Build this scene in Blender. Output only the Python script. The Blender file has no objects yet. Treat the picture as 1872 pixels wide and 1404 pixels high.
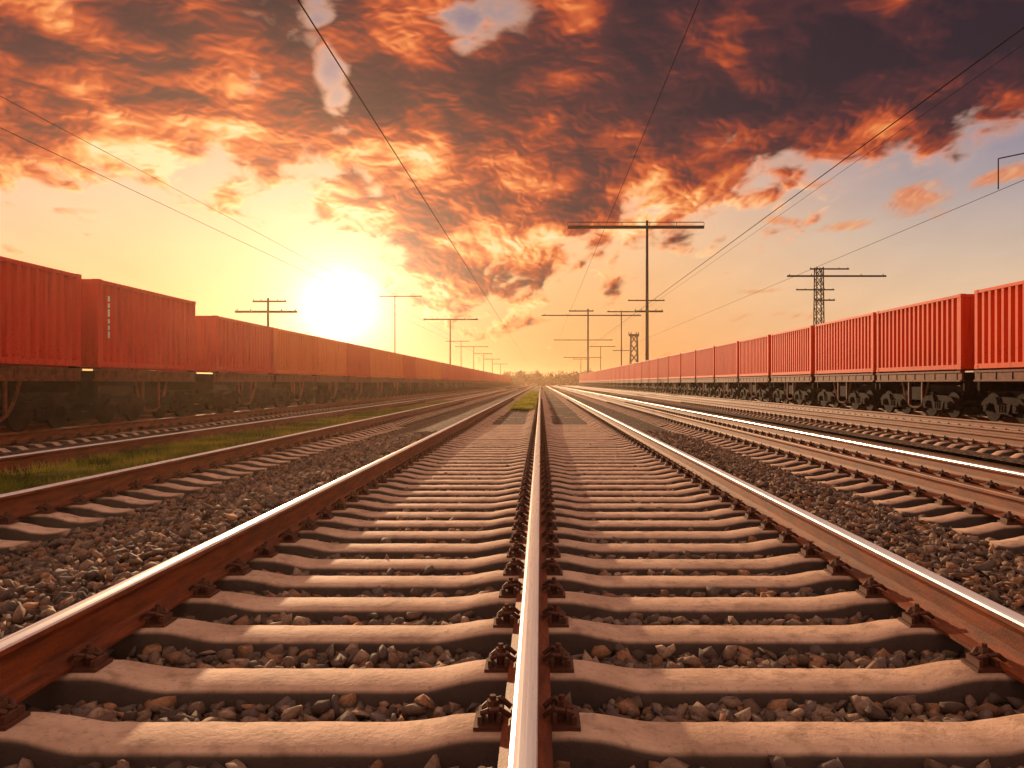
import bpy, bmesh, math, random
import numpy as np
from mathutils import Vector, Matrix
random.seed(7); rng=np.random.default_rng(7)
sc=bpy.context.scene
sc.view_settings.view_transform='Standard'; sc.view_settings.look='None'; sc.view_settings.exposure=0
F=1400.0; CZ=1.65

# ------------------------------------------------------------ node helpers
class NB:
    def __init__(s,nt): s.nt=nt
    def new(s,t,**k):
        n=s.nt.nodes.new(t)
        for a,b in k.items(): setattr(n,a,b)
        return n
    def put(s,sock,v):
        if v is None: return
        if isinstance(v,bpy.types.NodeSocket): s.nt.links.new(v,sock)
        else:
            if sock.type=='RGBA' and len(v)==3: v=(*v,1)
            sock.default_value=v
    def m(s,op,a,b=None,c=None,clamp=False):
        n=s.new('ShaderNodeMath',operation=op,use_clamp=clamp)
        for i,v in enumerate((a,b,c)): s.put(n.inputs[i],v)
        return n.outputs[0]
    def v(s,op,a,b=None,scale=None):
        n=s.new('ShaderNodeVectorMath',operation=op)
        s.put(n.inputs[0],a); s.put(n.inputs[1],b)
        if scale is not None: s.put(n.inputs['Scale'],scale)
        return n.outputs['Value'] if op in('DOT_PRODUCT','LENGTH') else n.outputs[0]
    def mix(s,f,a,b,blend='MIX'):
        n=s.new('ShaderNodeMix',data_type='RGBA',blend_type=blend)
        s.put(n.inputs[0],f); s.put(n.inputs[6],a); s.put(n.inputs[7],b)
        return n.outputs[2]
    def sm(s,x,a,b,lo=0.,hi=1.,interp='SMOOTHSTEP'):
        n=s.new('ShaderNodeMapRange',interpolation_type=interp,clamp=True)
        for i,v in enumerate((x,a,b,lo,hi)): s.put(n.inputs[i],v)
        return n.outputs[0]
    def noise(s,vec,scale,detail=6,rough=.55,dist=0.,out=0):
        n=s.new('ShaderNodeTexNoise'); s.put(n.inputs['Vector'],vec)
        n.inputs['Scale'].default_value=scale; n.inputs['Detail'].default_value=detail
        n.inputs['Roughness'].default_value=rough; n.inputs['Distortion'].default_value=dist
        return n.outputs[out]
    def comb(s,x,y,z):
        n=s.new('ShaderNodeCombineXYZ'); s.put(n.inputs[0],x);s.put(n.inputs[1],y);s.put(n.inputs[2],z); return n.outputs[0]
    def sep(s,v):
        n=s.new('ShaderNodeSeparateXYZ'); s.put(n.inputs[0],v); return n.outputs
    def ramp(s,f,pts):
        n=s.new('ShaderNodeValToRGB'); s.put(n.inputs[0],f); e=n.color_ramp.elements
        while len(e)<len(pts): e.new(0.5)
        for i,(p,c) in enumerate(pts): e[i].position=p; e[i].color=(*c,1)
        return n.outputs[0]

# ------------------------------------------------------------ world / sky
SUN_AZ=math.radians(-20); SUN_EL=math.radians(9.5)
def lin(c):
    c=np.asarray(c,float)/255.; return np.where(c<=.04045,c/12.92,((c+.055)/1.055)**2.4)
def make_sky():
    # cloudscape computed on the tangent plane of the western sky (directions, not pixels)
    W,Hh=2380,910; GX0,GX1,GY0,GY1=-700.,2700.,-500.,800.
    gx,gy=np.meshgrid(np.linspace(GX0,GX1,W,dtype=np.float32),np.linspace(GY1,GY0,Hh,dtype=np.float32))
    def perlin(u,v,seed):
        rr=np.random.default_rng(seed); an=rr.uniform(0,2*np.pi,(256,256)).astype(np.float32); ga,gb=np.cos(an),np.sin(an)
        iu=np.floor(u).astype(np.int32); iv=np.floor(v).astype(np.int32); fu=u-iu; fv=v-iv
        def g(di,dj):
            a=(iu+di)&255; b_=(iv+dj)&255; return ga[a,b_]*(fu-di)+gb[a,b_]*(fv-dj)
        su=fu*fu*fu*(fu*(fu*6-15)+10); sv=fv*fv*fv*(fv*(fv*6-15)+10)
        n0=g(0,0)*(1-su)+g(1,0)*su; n1=g(0,1)*(1-su)+g(1,1)*su
        return (n0*(1-sv)+n1*sv)*1.5
    def fbm(u,v,o,seed,gain=.5,bill=False,keep=None):
        s=0;a=1;t=0;kp=0
        for i in range(o):
            n=perlin(u+17.3*i,v-9.1*i,seed+i); s=s+a*((np.sqrt(n*n+.01)*2-.55) if bill else n); t+=a; a*=gain; c_,s_=math.cos(.6),math.sin(.6); u,v=(u*c_-v*s_)*2.03,(u*s_+v*c_)*2.03
            if keep and i+1==keep: kp=s/t
        return (s/t,kp) if keep else s/t
    def G(cx,cy,sx,sy,ang=0.):
        a=math.radians(ang); dx=gx-cx; dy=gy-cy; p=dx*math.cos(a)+dy*math.sin(a); q=-dx*math.sin(a)+dy*math.cos(a)
        return np.exp(-.5*((p/sx)**2+(q/sy)**2))
    sst=lambda a,b_,x:(lambda t:t*t*(3-2*t))(np.clip((x-a)/(b_-a),0,1))
    den=np.maximum(1000-gy,60); u=(gx-850)/den; v=-np.log(den)*1.6
    wu=fbm(u*7,v*7,3,50); wv=fbm(u*7+9,v*7+3,3,60)
    U=u+wu*.032; V=v+wv*.032
    f,fl=fbm(U*5.5,V*5.5,8,1,.50,keep=4); bl,bll=fbm(U*8,V*8,6,20,.46,True,keep=3)
    f2=fbm(U*4.6+31,V*4.6+7,6,140,.47)
    cx=[-700,0,250,450,560,640,740,800,860,930,1000,1120,1150,1290,1450,1560,1700,1800,1872,2300,2700]
    cy=[335,330,305,300,340,390,430,510,545,530,485,465,415,385,325,265,215,190,150,60,40]
    edge=np.interp(gx,cx,cy)
    D=np.clip((edge-gy)/110.,-3,.95)
    D=D+f*2.1+bl*.9
    holes=[(850,50,70,44,8,1.9),(600,110,24,100,-12,1.3),(455,40,60,32,0,.9),(985,205,80,14,-38,.6),(620,245,70,12,-10,.6),(925,300,50,16,40,.4),(1040,0,50,30,0,.6),(1330,240,90,20,-14,.7),(380,205,80,12,0,.5),(1390,300,60,18,-10,.7),(700,55,24,40,0,.6),(230,135,60,10,15,.4)]
    for a,b_,c,d_,e,k in holes: D=D-k*G(a,b_,c,d_,e)*(1+f2*2.4+f*1.5)
    for a,b_,c,d_,e,k in [(1480,95,330,105,0,1.9),(1062,75,38,45,0,1.2),(850,195,120,60,0,1.5),(830,420,100,120,20,1.4),(720,130,60,60,0,.7),(1750,120,150,70,-10,1.2),(250,200,220,70,0,.8),(1150,330,120,60,0,.6),(100,260,160,40,0,.5),(200,60,220,60,0,.6)]: D=D+k*G(a,b_,c,d_,e)
    sm_=-9*np.ones_like(D)
    for a,b_,c,d_,e,k in [(1690,358,50,28,-10,1.5),(1540,414,38,10,-12,1.5),(1840,318,60,16,-18,1.5),(1410,400,60,9,4,1.1),(1440,575,60,9,0,1.2),(1300,345,60,14,-6,1.2),(1010,470,100,9,-4,1.3),(960,590,70,6,-4,1.1),(1290,650,120,6,0,1.0),(120,385,90,8,0,.9),(-200,420,120,14,0,1.3),(2050,300,90,22,-10,1.6),(870,560,70,10,-10,1.1),(1100,425,70,12,8,1.2),(1190,395,70,10,4,1.2),(1400,532,40,5,-4,1.0)]:
        sm_=np.maximum(sm_,k*G(a,b_,c,d_,e)-.75+f*1.2+bl*.4)
    A=sst(-.45,.65,D); A2=sst(-.15,.7,sm_)
    def relief(Hgt,k):
        gyy,gxx=np.gradient(Hgt); gyy=-gyy
        lx=620.-gx; ly=620.-gy; ln=np.sqrt(lx*lx+ly*ly)+60; return np.tanh(-(gxx*lx+gyy*ly)/ln*k)
    lit=relief(bll*.5+fl*.7,30)*.9+relief(bl*.4+f*.4,5)*.22
    thick=np.clip(D/2.2,0,1.1)
    bias=.38*G(1500,70,330,110)+.25*G(1760,120,160,70)+.24*G(870,172,150,42)+.20*G(500,40,110,70)+.18*G(300,30,130,50)+.20*G(90,115,110,42)+.16*G(720,120,60,60)+.18*G(960,90,50,60)+.05*sst(190,10,gy)+.10*G(760,230,120,50)\
        -.42*G(1065,60,40,55)-.22*G(60,30,80,26)-.14*G(250,310,240,25)-.06*G(840,420,120,110)-.20*G(400,130,60,35)-.08*G(900,340,100,40)+.14*G(1250,190,160,60)-.06*G(1000,400,180,60)-.20*G(60,280,260,40)-.12*G(230,190,120,30)
    S=.385+.18*thick+bias-.22*lit+.86*f2-.08*bl-.15*np.exp(-np.hypot(gx-620,gy-560)/220)
    S=S+.22*sst(60,-300,gy)
    xs=[-.1,.08,.22,.36,.50,.64,.80,1.1]
    cols=np.array([lin(c) for c in [(255,220,165),(252,186,112),(236,138,72),(206,94,48),(162,66,38),(116,50,40),(74,38,42),(42,29,38)]])
    C=np.stack([np.interp(S,xs,cols[:,k]) for k in range(3)],-1)
    C2=np.stack([np.interp(np.clip(.22-.12*lit+.1*f,0,1),xs,cols[:,k]) for k in range(3)],-1)
    yk=[-500,-100,0,120,250,350,450,540,620,700,800]
    Lc=np.array([lin(c) for c in [(90,90,112),(108,104,120),(125,116,130),(160,136,138),(222,176,150),(242,194,156),(244,192,140),(242,180,118),(240,166,98),(234,150,80),(200,130,70)]])
    Rc=np.array([lin(c) for c in [(86,92,118),(98,100,124),(108,108,130),(122,118,138),(148,138,150),(180,162,158),(208,182,160),(232,193,155),(243,190,142),(240,170,112),(200,130,70)]])
    w_=sst(1000,1750,gx)[...,None]
    B=np.stack([np.interp(gy,yk,Lc[:,k]) for k in range(3)],-1)*(1-w_)+np.stack([np.interp(gy,yk,Rc[:,k]) for k in range(3)],-1)*w_
    B=B*(1+.08*f2[...,None])
    ds=np.hypot((gx-622),(gy-558)*1.08); 
    B=B+np.exp(-ds/170.)[...,None]*np.array([.32,.22,.14])
    B=B+(sst(-1.2,-.1,D)*.40*sst(430,150,gy))[...,None]*(np.array([.50,.27,.15])-B*.45)
    out=B*(1-A2[...,None]*.75)+C2*A2[...,None]*.75
    out=out*(1-A[...,None])+C*A[...,None]
    rim=(A*(1-A)*4)[...,None]*(.35+np.exp(-ds/420.))[...,None]; out=out+rim*np.array([.30,.14,.05])
    out=out+np.exp(-(ds/135.)**1.4)[...,None]*np.array([.85,.66,.40])+np.exp(-(ds/38.)**1.3)[...,None]*np.array([3.2,3.0,2.5])
    out=out+np.exp(-ds/300.)[...,None]*np.array([.13,.04,.01])
    img=bpy.data.images.new('sky_map',W,Hh,float_buffer=True,alpha=False); img.colorspace_settings.name='Linear Rec.709'
    px_=np.ones((Hh,W,4),np.float32); px_[...,:3]=out; img.pixels.foreach_set(px_.ravel()); img.update(); img.pack()
    return img
img=make_sky()
w=bpy.data.worlds.new("World"); sc.world=w; w.use_nodes=True
nt=w.node_tree; nt.nodes.clear(); b=NB(nt)
tc=b.new('ShaderNodeTexCoord').outputs['Generated']
d=b.v('NORMALIZE',tc); x,y,z=b.sep(d); ym=b.m('MAXIMUM',y,.05)
uu=b.m('DIVIDE',b.m('ADD',b.m('MULTIPLY',b.m('DIVIDE',x,ym),1400),1688),3400)
vv=b.m('DIVIDE',b.m('ADD',b.m('MULTIPLY',b.m('DIVIDE',z,ym),1400),100),1300)
it=b.new('ShaderNodeTexImage',extension='EXTEND'); it.image=img; b.put(it.inputs[0],b.comb(uu,vv,0))
e1=b.m('ABSOLUTE',b.m('SUBTRACT',uu,.5)); e2=vv
amb=b.m('MAXIMUM',b.m('MAXIMUM',b.sm(e1,.36,.5),b.sm(e2,.78,1.0)),b.sm(y,.35,.1))
col=b.mix(amb,it.outputs[0],b.mix(b.sm(z,0,.9),(.74,.40,.25),(.58,.39,.32)))
sky=b.new('ShaderNodeTexSky',sky_type='NISHITA'); sky.sun_disc=False
sky.sun_elevation=SUN_EL; sky.sun_rotation=SUN_AZ
bg=b.new('ShaderNodeBackground'); b.put(bg.inputs[0],col); bg.inputs[1].default_value=1.0
bg2=b.new('ShaderNodeBackground'); b.put(bg2.inputs[0],sky.outputs[0]); bg2.inputs[1].default_value=0.003
ad=b.new('ShaderNodeAddShader'); nt.links.new(bg.outputs[0],ad.inputs[0]); nt.links.new(bg2.outputs[0],ad.inputs[1])
o=b.new('ShaderNodeOutputWorld'); nt.links.new(ad.outputs[0],o.inputs[0])
w.cycles.sampling_method='MANUAL'; w.cycles.sample_map_resolution=512

sl=bpy.data.lights.new('sun','SUN'); sl.energy=5; sl.angle=math.radians(.6); sl.color=(1,.64,.35)
so=bpy.data.objects.new('sun',sl); sc.collection.objects.link(so)
sv=Vector((math.sin(SUN_AZ)*math.cos(SUN_EL),math.cos(SUN_AZ)*math.cos(SUN_EL),math.sin(SUN_EL)))
so.rotation_euler=sv.to_track_quat('Z','Y').to_euler(); so.location=sv*50

# ------------------------------------------------------------ materials
def mat(name,fn):
    m=bpy.data.materials.new(name); m.use_nodes=True; m.node_tree.nodes.clear()
    q=NB(m.node_tree); p=q.new('ShaderNodeBsdfPrincipled'); o=q.new('ShaderNodeOutputMaterial')
    m.node_tree.links.new(p.outputs[0],o.inputs[0]); fn(q,p); return m
def bump(q,p,h,strength,dist):
    n=q.new('ShaderNodeBump'); q.put(n.inputs['Height'],h); n.inputs['Strength'].default_value=strength; n.inputs['Distance'].default_value=dist
    q.put(p.inputs['Normal'],n.outputs[0])
def obj(q): return q.new('ShaderNodeTexCoord').outputs['Object']
def nospec(p,v=.2): p.inputs['Specular IOR Level'].default_value=v

def f_ballast(q,p):
    o=obj(q); v=q.new('ShaderNodeTexVoronoi',feature='F1'); q.put(v.inputs['Vector'],q.v('ADD',o,q.v('SCALE',q.noise(o,9,1,.5,0,1),scale=.05))); v.inputs['Scale'].default_value=11
    c=q.sep(v.outputs['Color'])[0]
    col=q.ramp(c,[(0,(.08,.045,.03)),(.5,(.18,.105,.07)),(1,(.32,.20,.135))])
    big=q.noise(o,.5,4,.6); col=q.mix(q.sm(big,.35,.7,0,.8),col,(.24,.13,.08))
    ed=q.sm(v.outputs['Distance'],.30,.62); col=q.mix(ed,col,(.03,.017,.013))
    q.put(p.inputs['Base Color'],col); p.inputs['Roughness'].default_value=.9; nospec(p)
    h=q.m('SUBTRACT',1,v.outputs['Distance'])
    bump(q,p,h,.9,.07)
M_BALLAST=mat('ballast',f_ballast)
def f_stone(q,p):
    a=q.new('ShaderNodeAttribute',attribute_name='tint'); o=obj(q)
    n=q.noise(o,45,3,.65); col=q.mix(q.sm(n,.3,.7,0,.5),a.outputs['Color'],(.08,.048,.036))
    q.put(p.inputs['Base Color'],col); p.inputs['Roughness'].default_value=.85; nospec(p,.3)
    bump(q,p,n,.5,.01)
M_STONE=mat('ballast_stone',f_stone)
def f_ground(q,p):
    o=obj(q); n=q.noise(o,.25,4,.6); n2=q.noise(o,7,4,.7)
    col=q.mix(q.sm(n,.35,.65),(.23,.11,.065),(.31,.16,.09)); col=q.mix(q.sm(n2,.35,.75,0,.6),col,(.11,.055,.035))
    q.put(p.inputs['Base Color'],col); p.inputs['Roughness'].default_value=.95; nospec(p); bump(q,p,n2,.7,.05)
M_GROUND=mat('ground_dirt',f_ground)
def f_asph(q,p):
    o=obj(q); n=q.noise(o,.6,4,.6); n2=q.noise(o,40,3,.7)
    col=q.mix(q.sm(n,.35,.7),(.04,.034,.036),(.08,.065,.06))
    q.put(p.inputs['Base Color'],col); p.inputs['Roughness'].default_value=.85; nospec(p,.3); bump(q,p,n2,.4,.01)
M_ASPH=mat('service_road_asphalt',f_asph)
def f_bank(q,p):
    o=obj(q); n=q.noise(o,.9,5,.65); col=q.ramp(n,[(.3,(.012,.009,.007)),(.55,(.035,.022,.014)),(.75,(.06,.036,.02))])
    q.put(p.inputs['Base Color'],col); p.inputs['Roughness'].default_value=1; nospec(p,.05); bump(q,p,q.noise(o,8,5,.7),1,.2)
M_BANK=mat('added_bank_dark',f_bank)  # near-black colour for the banks added to darken the view under the wagons
def f_grassg(q,p):
    o=obj(q); n=q.noise(o,.8,4,.65)
    col=q.ramp(n,[(.3,(.02,.022,.008)),(.48,(.09,.10,.012)),(.62,(.28,.23,.03))])
    q.put(p.inputs['Base Color'],col); p.inputs['Roughness'].default_value=1; nospec(p,.1); bump(q,p,q.noise(o,30,3,.7),.8,.05)
M_GRASSG=mat('grass_soil',f_grassg)
def f_blade(q,p):
    o=obj(q); n=q.noise(o,.7,4,.6)
    col=q.ramp(n,[(.38,(.06,.07,.012)),(.5,(.22,.23,.025)),(.62,(.50,.42,.05))])
    q.put(p.inputs['Base Color'],col); p.inputs['Roughness'].default_value=.8; nospec(p,.1)
    tr=q.new('ShaderNodeBsdfTranslucent'); q.put(tr.inputs[0],col); mx=q.new('ShaderNodeMixShader'); mx.inputs[0].default_value=.5
    q.nt.links.new(p.outputs[0],mx.inputs[1]); q.nt.links.new(tr.outputs[0],mx.inputs[2]); 
    out=[n_ for n_ in q.nt.nodes if n_.type=='OUTPUT_MATERIAL'][0]; q.nt.links.new(mx.outputs[0],out.inputs[0])
M_BLADE=mat('grass_blade',f_blade)
def f_conc(q,p):
    o=obj(q); n=q.noise(o,2.2,5,.65); n2=q.noise(o,30,4,.7); s=q.noise(o,7,4,.6)
    col=q.mix(q.sm(n,.3,.7),(.50,.31,.21),(.72,.48,.34)); col=q.mix(q.sm(s,.48,.72,0,.65),col,(.27,.155,.105)); col=q.mix(q.sm(n2,.53,.78,0,.7),col,(.19,.11,.075))
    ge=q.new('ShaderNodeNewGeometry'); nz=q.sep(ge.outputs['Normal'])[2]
    col=q.mix(q.sm(nz,.85,.45,0,.93),col,(.04,.027,.025))   # shade painted into the colour of the steep flanks
    q.put(p.inputs['Base Color'],col); p.inputs['Roughness'].default_value=.8; nospec(p,.25); bump(q,p,q.m('ADD',n2,s),.5,.012)
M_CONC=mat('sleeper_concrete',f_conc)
def f_rust(q,p):
    o=obj(q); n=q.noise(q.v('MULTIPLY',o,(8,1.2,8)),2,5,.65); n2=q.noise(o,60,3,.7)
    col=q.mix(q.sm(n,.3,.7),(.105,.022,.007),(.27,.060,.014)); col=q.mix(q.sm(n2,.5,.75,0,.6),col,(.035,.012,.007))
    q.put(p.inputs['Base Color'],col); p.inputs['Roughness'].default_value=.6; nospec(p,.25); bump(q,p,n2,.35,.006)
M_RUST=mat('rail_rust',f_rust)
def f_steel(q,p):
    o=obj(q); n=q.noise(q.v('MULTIPLY',o,(30,.35,1)),2,4,.6)
    col=q.mix(q.sm(n,.35,.75),(.95,.96,.98),(.78,.77,.79)); q.put(p.inputs['Base Color'],col)
    p.inputs['Metallic'].default_value=.5; q.put(p.inputs['Roughness'],q.sm(n,.3,.7,.25,.42))
M_STEEL=mat('rail_polished_head',f_steel)
def f_dark(q,p):
    o=obj(q); n=q.noise(o,25,3,.6); q.put(p.inputs['Base Color'],q.mix(n,(.04,.018,.012),(.16,.05,.025))); p.inputs['Roughness'].default_value=.6; nospec(p,.3)
M_CLIP=mat('fastener_iron',f_dark)
def paint(name,c1,c2):
    def f(q,p):
        o=obj(q); r=q.new('ShaderNodeObjectInfo').outputs['Random']
        off=q.v('ADD',o,q.comb(q.m('MULTIPLY',r,37),q.m('MULTIPLY',r,91),0))
        n=q.noise(off,.7,3,.6); st=q.noise(q.v('MULTIPLY',off,(5,5,.35)),1.6,4,.65); n2=q.noise(off,14,3,.7)
        col=q.mix(q.m('MULTIPLY',q.m('ADD',n,r),.5),c1,c2)
        col=q.mix(q.sm(st,.50,.72,0,.5),col,tuple(v*.38 for v in c1)); 
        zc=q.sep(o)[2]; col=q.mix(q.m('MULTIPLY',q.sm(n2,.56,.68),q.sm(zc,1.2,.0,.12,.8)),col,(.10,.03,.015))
        q.put(p.inputs['Base Color'],col); p.inputs['Roughness'].default_value=.6; nospec(p,.1)
    return mat(name,f)
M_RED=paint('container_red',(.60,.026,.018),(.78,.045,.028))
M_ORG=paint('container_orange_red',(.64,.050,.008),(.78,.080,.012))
M_HAZE_ORG=paint('container_haze_orange',(.85,.19,.03),(.76,.14,.025))  # orange base colour stands in for sun haze over the left train
def f_wag(q,p):
    o=obj(q); n=q.noise(o,3,4,.65); q.put(p.inputs['Base Color'],q.mix(q.sm(n,.35,.65),(.008,.004,.003),(.028,.009,.006))); p.inputs['Roughness'].default_value=.8; nospec(p,.08)
M_WAG=mat('wagon_underframe',f_wag)
def f_sill(q,p):
    o=obj(q); n=q.noise(o,4,4,.65); q.put(p.inputs['Base Color'],q.mix(q.sm(n,.35,.65),(.08,.018,.009),(.20,.045,.018))); p.inputs['Roughness'].default_value=.65; nospec(p,.15)
M_SILL=mat('wagon_sill',f_sill)
def plain(name,c,r=.6,mt=0):
    def f(q,p):
        o=obj(q); n=q.noise(o,6,3,.6); q.put(p.inputs['Base Color'],q.mix(n,tuple(v*.75 for v in c),tuple(v*1.2 for v in c))); p.inputs['Roughness'].default_value=r; p.inputs['Metallic'].default_value=mt; nospec(p,.3)
    return mat(name,f)
M_POLE=plain('pole_steel',(.03,.018,.014)); M_WIRE=plain('wire',(.04,.025,.02),.7,0); M_WHITE=plain('label_white',(.75,.70,.66)); M_INS=plain('insulator',(.16,.07,.05),.3)
def f_leaf(q,p):
    a=q.new('ShaderNodeAttribute',attribute_name='tint'); q.put(p.inputs['Base Color'],a.outputs['Color']); p.inputs['Roughness'].default_value=.8; nospec(p,.2)
M_LEAF=mat('foliage',f_leaf); M_BARK=plain('bark',(.10,.07,.05),.9)

# ------------------------------------------------------------ mesh builder
class MB:
    def __init__(s): s.v=[]; s.f=[]; s.m=[]
    def add(s,vs,fs,mi=0):
        o=len(s.v); s.v+=[tuple(v) for v in vs]; s.f+=[tuple(i+o for i in f) for f in fs]; s.m+=[mi]*len(fs)
    def box(s,x0,x1,y0,y1,z0,z1,mi=0):
        s.add([(x0,y0,z0),(x1,y0,z0),(x1,y1,z0),(x0,y1,z0),(x0,y0,z1),(x1,y0,z1),(x1,y1,z1),(x0,y1,z1)],
              [(0,3,2,1),(4,5,6,7),(0,1,5,4),(1,2,6,5),(2,3,7,6),(3,0,4,7)],mi)
    def cyl(s,p,q,r0,r1=None,n=10,mi=0,cap=True):
        p=Vector(p);q=Vector(q); r1=r0 if r1 is None else r1; dd=(q-p).normalized(); a=dd.orthogonal().normalized(); c=dd.cross(a)
        vs=[]
        for P_,r in((p,r0),(q,r1)):
            for i in range(n):
                an=2*math.pi*i/n; vs.append(P_+a*math.cos(an)*r+c*math.sin(an)*r)
        fs=[(i,(i+1)%n,n+(i+1)%n,n+i) for i in range(n)]
        if cap: fs+=[tuple(range(n-1,-1,-1)),tuple(range(n,2*n))]
        s.add(vs,fs,mi)
    def tube(s,pts,r,n=6,mi=0):
        for a,c in zip(pts[:-1],pts[1:]): s.cyl(a,c,r,r,n,mi)
    def ext(s,prof,y0,y1,mi=0,closed=True,mis=None):
        n=len(prof); vs=[(a,y0,c) for a,c in prof]+[(a,y1,c) for a,c in prof]
        for i in range(n if closed else n-1):
            j=(i+1)%n; s.add([vs[i],vs[j],vs[n+j],vs[n+i]],[(0,1,2,3)],mis[i] if mis else mi)
        if closed: s.add(vs,[tuple(range(n-1,-1,-1)),tuple(range(n,2*n))],mi)
    def mesh(s,name,mats,smooth=False):
        me=bpy.data.meshes.new(name); me.from_pydata(s.v,[],s.f)
        for m_ in mats: me.materials.append(m_)
        me.polygons.foreach_set('material_index',s.m)
        if smooth: me.polygons.foreach_set('use_smooth',[True]*len(s.f))
        me.update(); return me
def link(name,data=None,parent=None,loc=(0,0,0)):
    o=bpy.data.objects.new(name,data); sc.collection.objects.link(o); o.location=loc
    if parent: o.parent=parent
    return o

# ------------------------------------------------------------ ground
g=MB(); S=3000
g.add([(-S,-60,-.16),(S,-60,-.16),(S,S,-.16),(-S,S,-.16)],[(0,1,2,3)]); link('ground',g.mesh('ground',[M_GROUND]))
def strip(name,x0,x1,y0,y1,zf,mt,step=4,jit=.0,zj=0.,dx_=.4):
    n=int((y1-y0)/step); xs=np.linspace(x0,x1,max(2,int((x1-x0)/dx_)+1)); vs=[];fs=[]; k=len(xs)
    for i in range(n+1):
        yy=y0+(y1-y0)*i/n
        for j,xx in enumerate(xs):
            dx=(random.uniform(-jit,jit) if j in(0,k-1) else 0); vs.append((xx+dx,yy,zf(xx)+(random.uniform(-zj,zj) if 0<j<k-1 else 0)))
    for i in range(n):
        for j in range(k-1): fs.append((i*k+j,i*k+j+1,(i+1)*k+j+1,(i+1)*k+j))
    m_=MB(); m_.add(vs,fs); return link(name,m_.mesh(name,[mt],True))
strip('service_road',-12.0,-9.75,-10,500,lambda x:-.08,M_ASPH,4,.05)

RX=[-2.62,-.06,2.58]
def ss(a,b_,v):
    v=min(1,max(0,(v-a)/(b_-a))); return v*v*(3-2*v)
def bedz(x):
    a=abs(x)
    if a<2.75: return -.075
    return -.075+.145*ss(2.70,3.1,a)-.17*ss(3.5,5.0,a)
strip('ballast_bed',-5.4,5.0,-10,620,bedz,M_BALLAST,6)
strip('ballast_bed',-9.7,-5.41,-10,500,lambda x:-.065,M_BALLAST,6)
strip('ballast_bed',5.01,8.2,-10,500,lambda x:-.065,M_BALLAST,6)
strip('ballast_bed',10.0,18.2,-10,500,lambda x:-.04,M_BALLAST,6)
strip('ballast_bed',-16.8,-12.1,-10,500,lambda x:-.04,M_BALLAST,6)
bankz=lambda c,wd,h:(lambda x:-.2+h*ss(wd,wd*.35,abs(x-c)))
strip('added_dark_bank',-19.6,-16.9,-10,460,bankz(-18.25,1.35,1.95),M_BANK,1.5,.1,.12,.3)  # bank added behind the train to block the bright gaps under the wagons
strip('added_dark_bank',18.4,21.6,-10,460,bankz(20.0,1.6,1.75),M_BANK,1.5,.1,.12,.3)  # same added bank behind the right train

# ------------------------------------------------------------ rails
half=[(.11,0),(.11,.018),(.05,.038),(.022,.060),(.017,.10),(.017,.19),(.026,.212),(.046,.224),(.05,.232),(.05,.260),(.046,.272),(.032,.278),(.012,.281)]
prof=[(a,c) for a,c in half]+[(-a,c) for a,c in half[::-1]]
def rail_mesh(shiny=True,y0=-8,y1=560):
    m_=MB(); n=len(prof)
    mis=[]
    for i in range(n):
        j=(i+1)%n; zz_=min(prof[i][1],prof[j][1]); mis.append(1 if (zz_>=.258 and shiny) else 0)
    m_.ext(prof,y0,y1,0,True,mis); return m_.mesh('rail',[M_RUST,M_STEEL])
RS=rail_mesh(True); RR=rail_mesh(False)
SEAT=.10
def sleeper(m_,yc,x0,x1,rails,step,w=.125,dip=.055,h0=.0,flare=.022):
    xs=list(np.arange(x0,x1+1e-6,step)); jx=random.uniform(-.015,.015); jy=random.uniform(-.012,.012)
    vs=[];fs=[]
    for i,xx in enumerate(xs):
        dd=min(abs(xx-r) for r in rails); s_=ss(.22,.62,dd); zt=SEAT-dip*s_+h0*(.25+.75*s_)+random.uniform(-.002,.002); ww=w+flare*s_+random.uniform(-.002,.002)
        if i in(0,len(xs)-1): ww-=.015; 
        yy=yc+jy
        for (oy,oz) in((-ww-.035,-.16),(-ww-.022,zt-.040),(-ww-.006,zt-.010),(-ww+.015,zt),(ww-.015,zt),(ww+.006,zt-.010),(ww+.022,zt-.040),(ww+.035,-.16)):
            vs.append((xx+jx,yy+oy,oz))
    k=8
    for i in range(len(xs)-1):
        for j in range(k-1): fs.append((i*k+j,(i+1)*k+j,(i+1)*k+j+1,i*k+j+1))
    fs.append(tuple(range(k))); L=(len(xs)-1)*k; fs.append(tuple(range(L+k-1,L-1,-1)))
    m_.add(vs,fs)
def clip(m_,x,y,s):
    q=s; K=1.1
    def bx(a0,a1,y0,y1,z0,z1): m_.box(min(x+q*a0,x+q*a1),max(x+q*a0,x+q*a1),y+y0,y+y1,SEAT+z0*K,SEAT+z1*K)
    bx(.02,.24,-.085,.085,0,.016)
    bx(.115,.136,-.07,.07,.016,.05)
    bx(.20,.222,-.065,.065,.016,.05)
    for sy in(-1,1):
        pts=[(x+q*.075,y+sy*.048,SEAT+.053),(x+q*.12,y+sy*.06,SEAT+.088),(x+q*.17,y+sy*.056,SEAT+.08),(x+q*.205,y+sy*.03,SEAT+.057),(x+q*.16,y+sy*.014,SEAT+.07)]
        m_.tube(pts,.013,6)
    m_.cyl((x+q*.157,y,SEAT+.016),(x+q*.157,y,SEAT+.08),.024,n=6); m_.cyl((x+q*.157,y,SEAT+.08),(x+q*.157,y,SEAT+.107),.032,.028,n=6); m_.cyl((x+q*.157,y,SEAT+.107),(x+q*.157,y,SEAT+.128),.015,n=8)
ys=[2.15,2.83,3.49,4.18,4.93,5.60,6.24]
while ys[-1]<200: ys.append(ys[-1]+.63)
tr=link('railway_track')
for x_ in RX: link('rail',RS,tr,(x_,0,SEAT+.012))
m_=MB()
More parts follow.
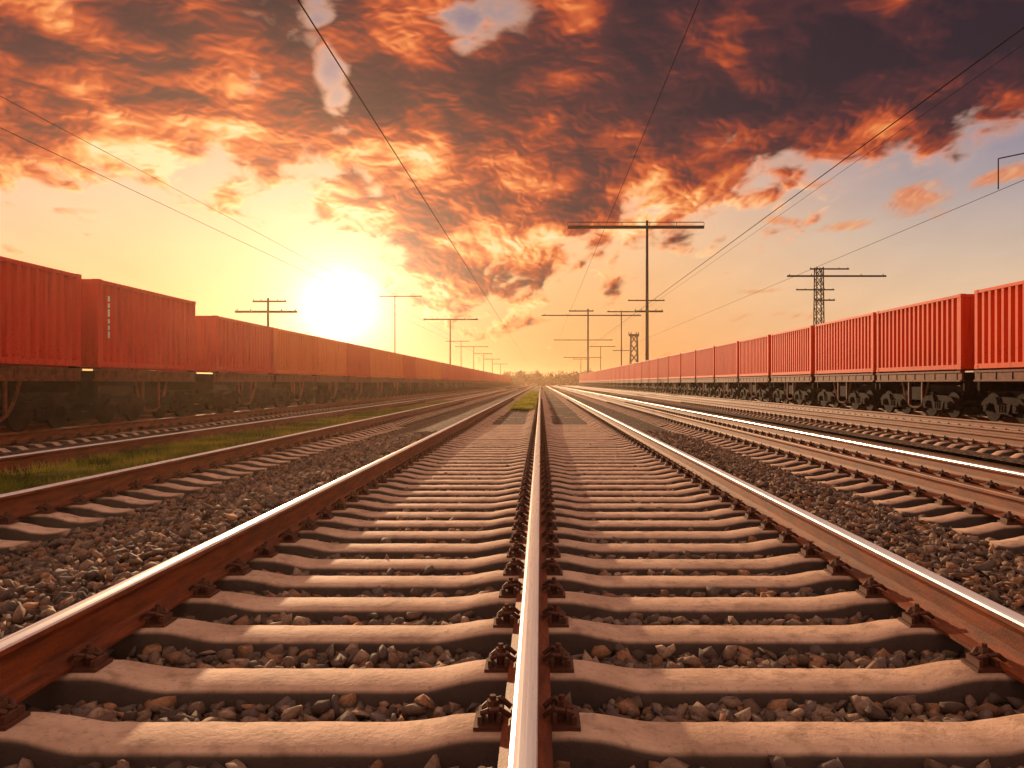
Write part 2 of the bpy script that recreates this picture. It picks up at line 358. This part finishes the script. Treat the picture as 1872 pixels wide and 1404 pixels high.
for i,yy in enumerate(ys): sleeper(m_,yy,-3.12,3.06,RX,.06 if yy<14 else (.12 if yy<40 else .3),h0=-.125*ss(20,34,yy)+random.uniform(-.006,.006))
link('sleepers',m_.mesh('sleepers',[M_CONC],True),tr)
m_=MB()
for yy in ys:
    if yy<70:
        for r in RX:
            clip(m_,r,yy,1); clip(m_,r,yy,-1)
link('rail_fasteners',m_.mesh('rail_fasteners',[M_CLIP]),tr)
def track(rails,x0,x1,shin,yend=200,sp=.68,h0=-.03):
    t_=link('railway_track')
    for r,sh in zip(rails,shin): link('rail',RS if sh else RR,t_,(r,0,SEAT+.012))
    m_=MB(); yy=1.0
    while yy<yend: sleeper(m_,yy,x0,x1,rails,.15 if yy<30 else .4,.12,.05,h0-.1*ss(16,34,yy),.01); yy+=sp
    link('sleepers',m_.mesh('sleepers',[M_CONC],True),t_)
    m_=MB(); yy=1.0
    while yy<60:
        for r in rails: clip(m_,r,yy,1); clip(m_,r,yy,-1)
        yy+=sp
    link('rail_fasteners',m_.mesh('rail_fasteners',[M_CLIP]),t_)
track([-6.07,-9.2],-9.9,-5.15,[1,1])
track([5.35,6.75],4.6,7.4,[0,1])
track([11.1,12.55],10.5,13.1,[0,0],120,h0=-.16)
track([14.82,16.82],14.2,17.4,[0,0],160,h0=-.16)
track([-13.42,-15.42],-16,-12.8,[0,0],160,h0=-.16)

# ------------------------------------------------------------ ballast stones (one mass)
def hull(seed):
    r=random.Random(seed); bm=bmesh.new()
    for i in range(11):
        v=Vector((r.gauss(0,1),r.gauss(0,1),r.gauss(0,1))).normalized()*r.uniform(.8,1.1)
        bm.verts.new((v.x*r.uniform(.95,1.25),v.y*.85,v.z*.58))
    res=bmesh.ops.convex_hull(bm,input=bm.verts)
    for e in [g_ for g_ in res['geom_interior'] if isinstance(g_,bmesh.types.BMVert)]: bm.verts.remove(e)
    for e in [v for v in bm.verts if not v.link_faces]: bm.verts.remove(e)
    bmesh.ops.triangulate(bm,faces=bm.faces); bm.verts.index_update()
    V=np.array([v.co[:] for v in bm.verts]); Fc=np.array([[v.index for v in f.verts] for f in bm.faces]); bm.free(); return V,Fc
H=[hull(i) for i in range(14)]
def rotm(n):
    q=rng.normal(size=(n,4)); q/=np.linalg.norm(q,axis=1)[:,None]; w_,x_,y_,z_=q.T
    return np.stack([1-2*(y_*y_+z_*z_),2*(x_*y_-w_*z_),2*(x_*z_+w_*y_),2*(x_*y_+w_*z_),1-2*(x_*x_+z_*z_),2*(y_*z_-w_*x_),2*(x_*z_-w_*y_),2*(y_*z_+w_*x_),1-2*(x_*x_+y_*y_)],axis=1).reshape(n,3,3)
def tri_mesh(name,V,T,C,mt):
    me=bpy.data.meshes.new(name); me.vertices.add(len(V)); me.vertices.foreach_set('co',V.astype(np.float32).ravel())
    me.loops.add(T.size); me.loops.foreach_set('vertex_index',T.astype(np.int32).ravel())
    me.polygons.add(len(T)); me.polygons.foreach_set('loop_start',np.arange(0,T.size,3,dtype=np.int32)); me.polygons.foreach_set('loop_total',np.full(len(T),3,dtype=np.int32))
    me.update(calc_edges=True); me.validate()
    at=me.color_attributes.new('tint','FLOAT_COLOR','POINT'); at.data.foreach_set('color',np.c_[C,np.ones(len(C))].astype(np.float32).ravel())
    me.materials.append(mt); return me
def stones(name,x0,x1,y0,y1,dens,rmin,rmax,bz,keep):
    n=int((x1-x0)*(y1-y0)*dens); X=rng.uniform(x0,x1,n); Y=rng.uniform(y0,y1,n)
    k=keep(X,Y); X=X[k];Y=Y[k]; n=len(X); R=rng.uniform(rmin,rmax,n)*rng.choice([.5,.7,1,1.25],n); Z=np.array([bz(v) for v in X])+R*rng.uniform(-.1,1.0,n)
    pal=np.array([(.31,.19,.13),(.22,.13,.085),(.42,.27,.185),(.12,.078,.06),(.38,.18,.09),(.19,.135,.115)]); Cc=pal[rng.integers(0,len(pal),n)]*rng.uniform(.55,1.1,(n,1))
    Rm=rotm(n); ty=rng.integers(0,len(H),n); VV=[];TT=[];CC=[];o=0
    for h,(V,T) in enumerate(H):
        ix=np.where(ty==h)[0]
        if not len(ix): continue
        P_=np.einsum('nij,vj->nvi',Rm[ix],V)*R[ix][:,None,None]; P_[:,:,2]*=.8; P_+=np.stack([X[ix],Y[ix],Z[ix]],1)[:,None,:]
        VV.append(P_.reshape(-1,3)); TT.append((T[None]+(np.arange(len(ix))*len(V))[:,None,None]+o).reshape(-1,3)); CC.append(np.repeat(Cc[ix],len(V),0)); o+=len(ix)*len(V)
    return link(name,tri_mesh(name,np.concatenate(VV),np.concatenate(TT),np.concatenate(CC),M_STONE))
ysa=np.array(ys)
def k_main(X,Y):
    dy=np.min(np.abs(Y[:,None]-ysa[None,:40]),axis=1); dr=np.min(np.abs(X[:,None]-np.array(RX)[None]),axis=1)
    ins=(np.abs(X)<3.05)&(dy<.172); return ~ins&(dr>.05)
stones('gravel_ballast',-2.95,2.95,1.8,20,780,.036,.070,bedz,k_main)
stones('gravel_ballast',-5.4,-2.78,3.5,24,380,.036,.066,bedz,lambda X,Y:(X<-2.85))
stones('gravel_ballast',2.78,4.9,3.5,24,380,.036,.066,bedz,lambda X,Y:(X>2.8))

# ------------------------------------------------------------ grass
def grass(name,x0,x1,y0,y1,n,h0,h1,wd,patch,zb=-.08):
    X=rng.uniform(x0,x1,n);Y=rng.uniform(y0,y1,n)
    if patch:
        k=(np.sin(X*2.1+Y*.7)+np.sin(Y*.9-X*1.3+1)+rng.normal(0,.6,n))>-.5; X=X[k];Y=Y[k]; n=len(X)
    a=rng.uniform(0,2*np.pi,n);h=rng.uniform(h0,h1,n);l=rng.normal(0,.35,(n,2))*h[:,None]
    b0=np.stack([X-np.cos(a)*wd,Y-np.sin(a)*wd,np.full(n,zb)],1);b1=np.stack([X+np.cos(a)*wd,Y+np.sin(a)*wd,np.full(n,zb)],1);tp=np.stack([X+l[:,0],Y+l[:,1],zb+h],1)
    V=np.stack([b0,b1,tp],1).reshape(-1,3);T=np.arange(3*n).reshape(-1,3)
    return link(name,tri_mesh(name,V,T,np.ones((3*n,3))*.1,M_BLADE))
strip('grass_verge',-8.9,-6.4,-5,70,lambda x:.09,M_GRASSG,3,.08)
grass('grass',-8.9,-6.4,6,44,110000,.07,.22,.012,True,.08)
strip('grass_verge',-1.9,-.35,48,400,lambda x:.07,M_GRASSG,6,.2)
grass('grass',-1.9,-.35,46,130,16000,.10,.24,.03,False,.06)

# ------------------------------------------------------------ containers and wagons
def container(name,L,Hh,mt):
    m_=MB(); W=1.22; p=.16
    for sx in(-1,1):
        xa=sx*W
        for yy in(0,L-p): m_.box(min(xa,xa-sx*.14),max(xa,xa-sx*.14),yy,yy+p,0,Hh)
        m_.box(min(xa,xa-sx*.1),max(xa,xa-sx*.1),p,L-p,0.0,.16); m_.box(min(xa,xa-sx*.08),max(xa,xa-sx*.08),p,L-p,Hh-.10,Hh)
        pts=[];yy=p; pitch=.36; nn=round((L-2*p)/pitch); pitch=(L-2*p)/nn
        for i in range(nn): pts+=[(yy,.02),(yy+pitch*.36,.02),(yy+pitch*.48,.13),(yy+pitch*.88,.13)]; yy+=pitch
        pts.append((L-p,.02)); vs=[];fs=[]
        for a,c in pts: vs+=[(xa-sx*c,a,.16),(xa-sx*c,a,Hh-.10)]
        for i in range(len(pts)-1):
            f=(2*i,2*i+2,2*i+3,2*i+1); fs.append(f if sx>0 else f[::-1])
        m_.add(vs,fs)
        for yy in(0-.012,L-.19):
            for zz_ in(-.01,Hh-.12): m_.box(min(xa+sx*.012,xa-sx*.17),max(xa+sx*.012,xa-sx*.17),yy,yy+.2,zz_,zz_+.13)
    m_.box(-W+.08,W-.08,.1,L-.1,Hh-.06,Hh-.02)
    m_.box(-W+.14,W-.14,.0,.1,0,.14); m_.box(-W+.14,W-.14,0,.1,Hh-.12,Hh); m_.box(-W+.14,W-.14,L-.1,L,0,.14); m_.box(-W+.14,W-.14,L-.1,L,Hh-.12,Hh)
    m_.box(-W+.14,-.01,.045,.08,.14,Hh-.12); m_.box(.01,W-.14,.045,.08,.14,Hh-.12)
    for xx in(-.85,-.35,.35,.85):
        m_.cyl((xx,.01,.08),(xx,.01,Hh-.07),.022,n=8); m_.box(xx-.02,xx+.16,-.01,.01,1.0,1.05)
    for k in range(9): xx=-W+.2+k*.25; m_.box(xx,xx+.12,L-.09,L-.03,.14,Hh-.12)
    m_.box(-W+.14,W-.14,L-.1,L-.085,.14,Hh-.12)
    return m_.mesh(name,[mt])
def wagon(L):
    m_=MB(); W=1.2; DZ=2.10
    zs=DZ
    for sx in(-1,1):
        x0,x1=sorted((sx*W,sx*(W-.07)))
        m_.box(x0,x1,-.02,L+.02,zs-.34,zs-.10,1); 
        a,c=sorted((sx*(W+.05),sx*(W-.12))); m_.box(a,c,-.02,L+.02,zs-.10,zs-.03,1); m_.box(a,c,-.02,L+.02,zs-.40,zs-.34,1)
        for k in range(9): yy=.3+k*(L-.6)/8; a,c=sorted((sx*(W+.02),sx*(W-.02))); m_.box(a,c,yy-.03,yy+.03,zs-.34,zs-.10,1)
        pts=[]
        for i in range(13):
            u=-1+2*i/12; pts.append((sx*(W-.03),L/2+u*1.05,zs-.40-1.0*(1-abs(u)**3)))
        m_.tube(pts,.045,6,1)
        m_.box(*sorted((sx*.9,sx*1.15)),L/2-.55,L/2+.45,1.0,1.5,0)
        for yy in(-.55,.5): m_.box(*sorted((sx*(W-.06),sx*(W-.0))),L/2+yy-.04,L/2+yy+.04,.80,zs-.4,1)
    m_.box(-W+.07,W-.07,0,L,zs-.16,zs-.10,0)
    m_.box(-.25,.25,-.1,L+.1,zs-.55,zs-.16,0)
    for k in range(7): yy=.4+k*(L-.8)/6; m_.box(-W+.07,W-.07,yy-.06,yy+.06,zs-.36,zs-.16,0)
    for sx in(-1,1):
        for yy in(.02,L-.24): m_.box(*sorted((sx*1.22,sx*1.0)),yy,yy+.2,zs-.03,zs+.015,0)
    for yy,dy in((-.02,-1),(L+.02,1)):
        for xx in(-.85,.85): m_.cyl((xx,yy,1.55),(xx,yy+dy*.12,1.55),.09,n=12); m_.cyl((xx,yy+dy*.12,1.55),(xx,yy+dy*.15,1.55),.2,n=16)
        m_.box(-W+.1,W-.1,min(yy,yy-dy*.1),max(yy,yy-dy*.1),1.38,1.72,0)
    for c in(1.55,L-1.55):
        for dy in(-.78,.78):
            yy=c+dy; m_.cyl((-1.05,yy,.86),(1.05,yy,.86),.07,n=10)
            for sx in(-1,1):
                m_.cyl((sx*.93,yy,.86),(sx*1.05,yy,.86),.46,.46,n=28); m_.cyl((sx*1.05,yy,.86),(sx*1.06,yy,.86),.36,.2,n=24,mi=0)
                m_.box(*sorted((sx*1.08,sx*1.30)),yy-.14,yy+.14,.72,1.0,0); m_.cyl((sx*1.30,yy,.86),(sx*1.33,yy,.86),.10,n=12,mi=0)
        for sx in(-1,1):
            xx=sx*1.18; P_=[(-1.15,.98),(-.9,1.16),(-.35,1.2),(-.25,.95),(.25,.95),(.35,1.2),(.9,1.16),(1.15,.98),(1.15,.9),(.9,.98),(.45,.98),(.3,.66),(-.3,.66),(-.45,.98),(-.9,.98),(-1.15,.9)]
            a0,a1=sorted((xx-.05,xx+.05)); n=len(P_); vs=[(a0,c+u,v) for u,v in P_]+[(a1,c+u,v) for u,v in P_]
            q=[(0,1,14,15),(1,2,13,14),(2,3,12,13),(3,4,11,12),(4,5,10,11),(5,6,9,10),(6,7,8,9)]
            fs=[(i,(i+1)%n,n+(i+1)%n,n+i) for i in range(n)]+[t_ for t_ in q]+[tuple(n+i for i in t_[::-1]) for t_ in q]
            m_.add(vs,fs,0)
            for dy in(-.14,0,.14): m_.cyl((xx+sx*.02,c+dy,.72),(xx+sx*.02,c+dy,.94),.06,n=10)
        m_.box(-1.15,1.15,c-.2,c+.2,1.0,1.2); m_.cyl((0,c,1.2),(0,c,1.56),.3,n=14)
    return m_.mesh('wagon_underframe',[M_WAG,M_SILL])
def train(side,xc,slots):
    tr_=link('freight_train'); L=None; cache={}
    for (y0,y1,Hh,mt) in slots:
        L=round(y1-y0,2); key=(L,Hh,mt.name)
        if key not in cache: cache[key]=container('shipping_container',L,Hh,mt)
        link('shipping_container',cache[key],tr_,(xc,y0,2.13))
        kw=('w',L)
        if kw not in cache: cache[kw]=wagon(L)
        link('wagon',cache[kw],tr_,(xc,y0,0))
    return tr_
sl_=[]
sl_.append((10.5,17.75,2.62,M_ORG)); sl_.append((18.3,25.75,2.62,M_ORG)); yy=26.6
tops=2.61
while yy<285:
    sl_.append((yy,yy+7.1 if yy>30 else yy+6.65,tops,M_ORG)); yy+=(7.75 if yy>30 else 7.0)
train('r',15.82,sl_)
sl_=[(7.2,14.3,2.62,M_RED),(14.9,22.0,2.62,M_RED),(22.85,29.3,2.62,M_RED)]; yy=31.2; i=0
while yy<345:
    mt=M_RED if (i in(0,) or i>9) else M_HAZE_ORG
    if i>0 and i<8: mt=M_HAZE_ORG if i%3 else M_ORG  # haze glow near the sun put into the container colour
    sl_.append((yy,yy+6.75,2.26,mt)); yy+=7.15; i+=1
ltr=train('l',-14.42,sl_)
m_=MB()
for k,(a,c) in enumerate([(0,.16),(.22,.13),(.40,.22),(.70,.13),(.90,.13),(1.08,.2)]): m_.box(-13.205,-13.196,23.38,23.47,4.3-a-c,4.3-a)
link('stencil_marks',m_.mesh('stencil_marks',[M_WHITE]),ltr)

# ------------------------------------------------------------ poles / pylons
def px(xp,yp,X):
    dd=F*X/(xp-988.0); return dd,CZ+(700-yp)*dd/F
def tpole(xp,ytop,X,bars,lattice=False,wpx=6,dbl=False,name='utility_pole'):
    dd,ht=px(xp,ytop,X); s=dd/F; e=link(name,None,None,(X,dd,-.12)); m_=MB(); r=wpx*s/2
    if lattice:
        wl=wpx*s/2
        for a in(-1,1):
            for c in(-1,1): m_.cyl((a*wl,c*wl,0),(a*wl*.75,c*wl*.75,ht),wl*.13,n=6)
        n=int(ht/(wl*2.2))
        for i in range(n):
            z0=i*ht/n; z1=(i+1)*ht/n
            for c in(-1,1):
                k0=1-.25*z0/ht;k1=1-.25*z1/ht
                m_.cyl((-wl*k0,c*wl*k0,z0),(wl*k1,c*wl*k1,z1),wl*.08,n=5); m_.cyl((wl*k0,c*wl*k0,z0),(-wl*k1,c*wl*k1,z1),wl*.08,n=5)
                m_.cyl((c*wl*k0,-wl*k0,z0),(c*wl*k1,wl*k1,z1),wl*.08,n=5)
    else: m_.cyl((0,0,0),(0,0,ht),r*1.15,r*.75,n=10)
    link('mast',m_.mesh('mast',[M_POLE]),e)
    m_=MB(); k=MB()
    for (x0,x1,yb,th,brace) in bars:
        a=(x0-xp)*s;c=(x1-xp)*s; zb=CZ+(700-yb)*s; h=th*s/2
        m_.box(a,c,-h,h,zb-h,zb+h)
        if brace:
            m_.box(a,c,-h*.3,h*.3,zb+h*3.4,zb+h*3.9); n=5
            for i in range(n+1): u=a+(c-a)*i/n; m_.box(u-h*.2,u+h*.2,-h*.2,h*.2,zb+h,zb+h*3.4)
        else:
            for u in(a+.03*(c-a),a+.25*(c-a),c-.25*(c-a),c-.03*(c-a)):
                k.cyl((u,0,zb+h),(u,0,zb+h+h*1.8),h*.6,h*.35,n=8)
    link('crossarm',m_.mesh('crossarm',[M_POLE]),e)
    if k.v: link('insulators',k.mesh('insulators',[M_INS]),e)
    return e
tpole(1183,402,18.3,[(1037,1287,414,5,True),(1148,1215,548,2.0,False),(1160,1212,568,3.0,False)],wpx=6)
tpole(1075,564,18.4,[(990,1172,576,2.0,False),(1040,1085,568,2,False),(1012,1120,621,1.4,False),(1030,1100,653,1.2,False)],wpx=3.5)
tpole(1136,568,22.0,[(1110,1212,569,2,False),(1120,1150,640,1.2,False)],wpx=2.5)
tpole(1497,486,22.8,[(1438,1620,502,3,False),(1480,1552,489,2.4,False),(1455,1525,527,2.2,False),(1488,1526,546,2.4,False)],lattice=True,wpx=16)
tpole(1159,611,23,[(1149,1168,612,4,False)],lattice=True,wpx=15,name='lattice_tower')
tpole(490,542,-20.2,[(430,543,567,4,False),(462,523,548,3,False)],wpx=5)
tpole(722,539,-20.2,[(694,771,540,1.6,False)],wpx=2)
tpole(823,582,-20.4,[(774,874,583,2.4,False)],wpx=3)
for xp,yt,a,c in((843,622,815,858),(866,632,832,893),(884,645,866,900),(900,655,884,915),(915,664,900,928)): tpole(xp,yt,-20.4,[(a,c,yt+1,1.2,False)],wpx=1.6)
for xp,yt,a,c in((1098,632,1078,1125),(1062,655,1048,1078)): tpole(xp,yt,22,[(a,c,yt+1,1.2,False)],wpx=1.6)

# ------------------------------------------------------------ overhead wires
def wire(m_,X,Zr,r,y0=2,y1=420): m_.cyl((X,y0,CZ+Zr),(X,y1,CZ+Zr),r,n=8)
ow=link('overhead_wires'); m_=MB()
wire(m_,-3.8,6.0,.013); wire(m_,2.49,6.0,.007); wire(m_,-11.3,6,.007); wire(m_,-12.7,6,.009)
wire(m_,8.2,6.03,.013); wire(m_,8.2,5.75,.005); wire(m_,14.3,6.0,.009)
link('wires',m_.mesh('wires',[M_WIRE],True),ow)
m_=MB(); dd=F*14.3/(1825-988); s=dd/F
m_.cyl((14.3,dd,CZ+(700-346)*s),(14.3,dd,CZ+(700-290)*s),.02,n=6); m_.cyl((14.3,dd,CZ+(700-290)*s),(16.6,dd,CZ+(700-262)*s),.02,n=6)
link('steady_arm',m_.mesh('steady_arm',[M_POLE]),ow)

# ------------------------------------------------------------ distant trees
tr_list=[]
for i in range(150):
    X=random.uniform(-170,170); Y=random.uniform(430,500); h=random.uniform(5.5,9.5); tr_list.append((X,Y,h))
for i in range(26): tr_list.append((-18+i*1.6+random.uniform(-.6,.6),random.uniform(385,415),random.uniform(4.0,7.6)))
bk=MB(); P_=[];cc=[]
for (X,Y,h) in tr_list:
    bk.cyl((X,Y,-.12),(X+random.uniform(-.3,.3),Y,h*.6),.22,.09,n=6)
    for j in range(5): an=random.uniform(0,6.28); bk.cyl((X,Y,h*random.uniform(.25,.5)),(X+math.cos(an)*h*.25,Y+math.sin(an)*h*.25,h*random.uniform(.6,.85)),.08,.03,n=5)
    for j in range(18):
        a=random.uniform(0,6.28); rr=random.uniform(.1,.42)*h; zc=random.uniform(.12,.92)*h; rr*=1-.6*max(0,(zc/h-.6)/.4); cl=Vector((X+math.cos(a)*rr,Y+math.sin(a)*rr,zc)); R=random.uniform(.09,.17)*h
        base=random.uniform(.4,1.3); q=rng.normal(size=(22,3))*R*.6+np.array(cl); P_.append(q); cc.append(np.repeat([[.045*base,.06*base,.018*base]],22,0))
P_=np.concatenate(P_);cc=np.concatenate(cc); nn=len(P_); T3=rng.normal(size=(nn,3,3))*.38; V=(P_[:,None,:]+T3).reshape(-1,3); V[:,2]=np.maximum(V[:,2],-.1)
tl=link('tree_line'); link('foliage',tri_mesh('foliage',V,np.arange(3*nn).reshape(-1,3),np.repeat(cc,3,0),M_LEAF),tl); link('trunks',bk.mesh('trunks',[M_BARK]),tl)

# ------------------------------------------------------------ low evening haze (real scattering medium over the yard)
hm=bpy.data.materials.new('haze'); hm.use_nodes=True; hm.node_tree.nodes.clear(); q=NB(hm.node_tree)
vs_=q.new('ShaderNodeVolumeScatter'); vs_.inputs['Color'].default_value=(1,.66,.42,1); vs_.inputs['Density'].default_value=.0006; vs_.inputs['Anisotropy'].default_value=.76
ho=q.new('ShaderNodeOutputMaterial'); hm.node_tree.links.new(vs_.outputs[0],ho.inputs['Volume'])
m_=MB(); m_.box(-160,160,-40,700,-.5,13); link('haze',m_.mesh('haze',[hm]))

# ------------------------------------------------------------ camera
cam=bpy.data.cameras.new('camera'); co=bpy.data.objects.new('camera',cam); sc.collection.objects.link(co); sc.camera=co
co.location=(0,0,CZ); co.rotation_euler=(math.radians(90),0,0); cam.sensor_width=36; cam.lens=F/1872*36; cam.shift_x=-52/1872; cam.shift_y=-2/1872
cam.clip_start=.05; cam.clip_end=6000
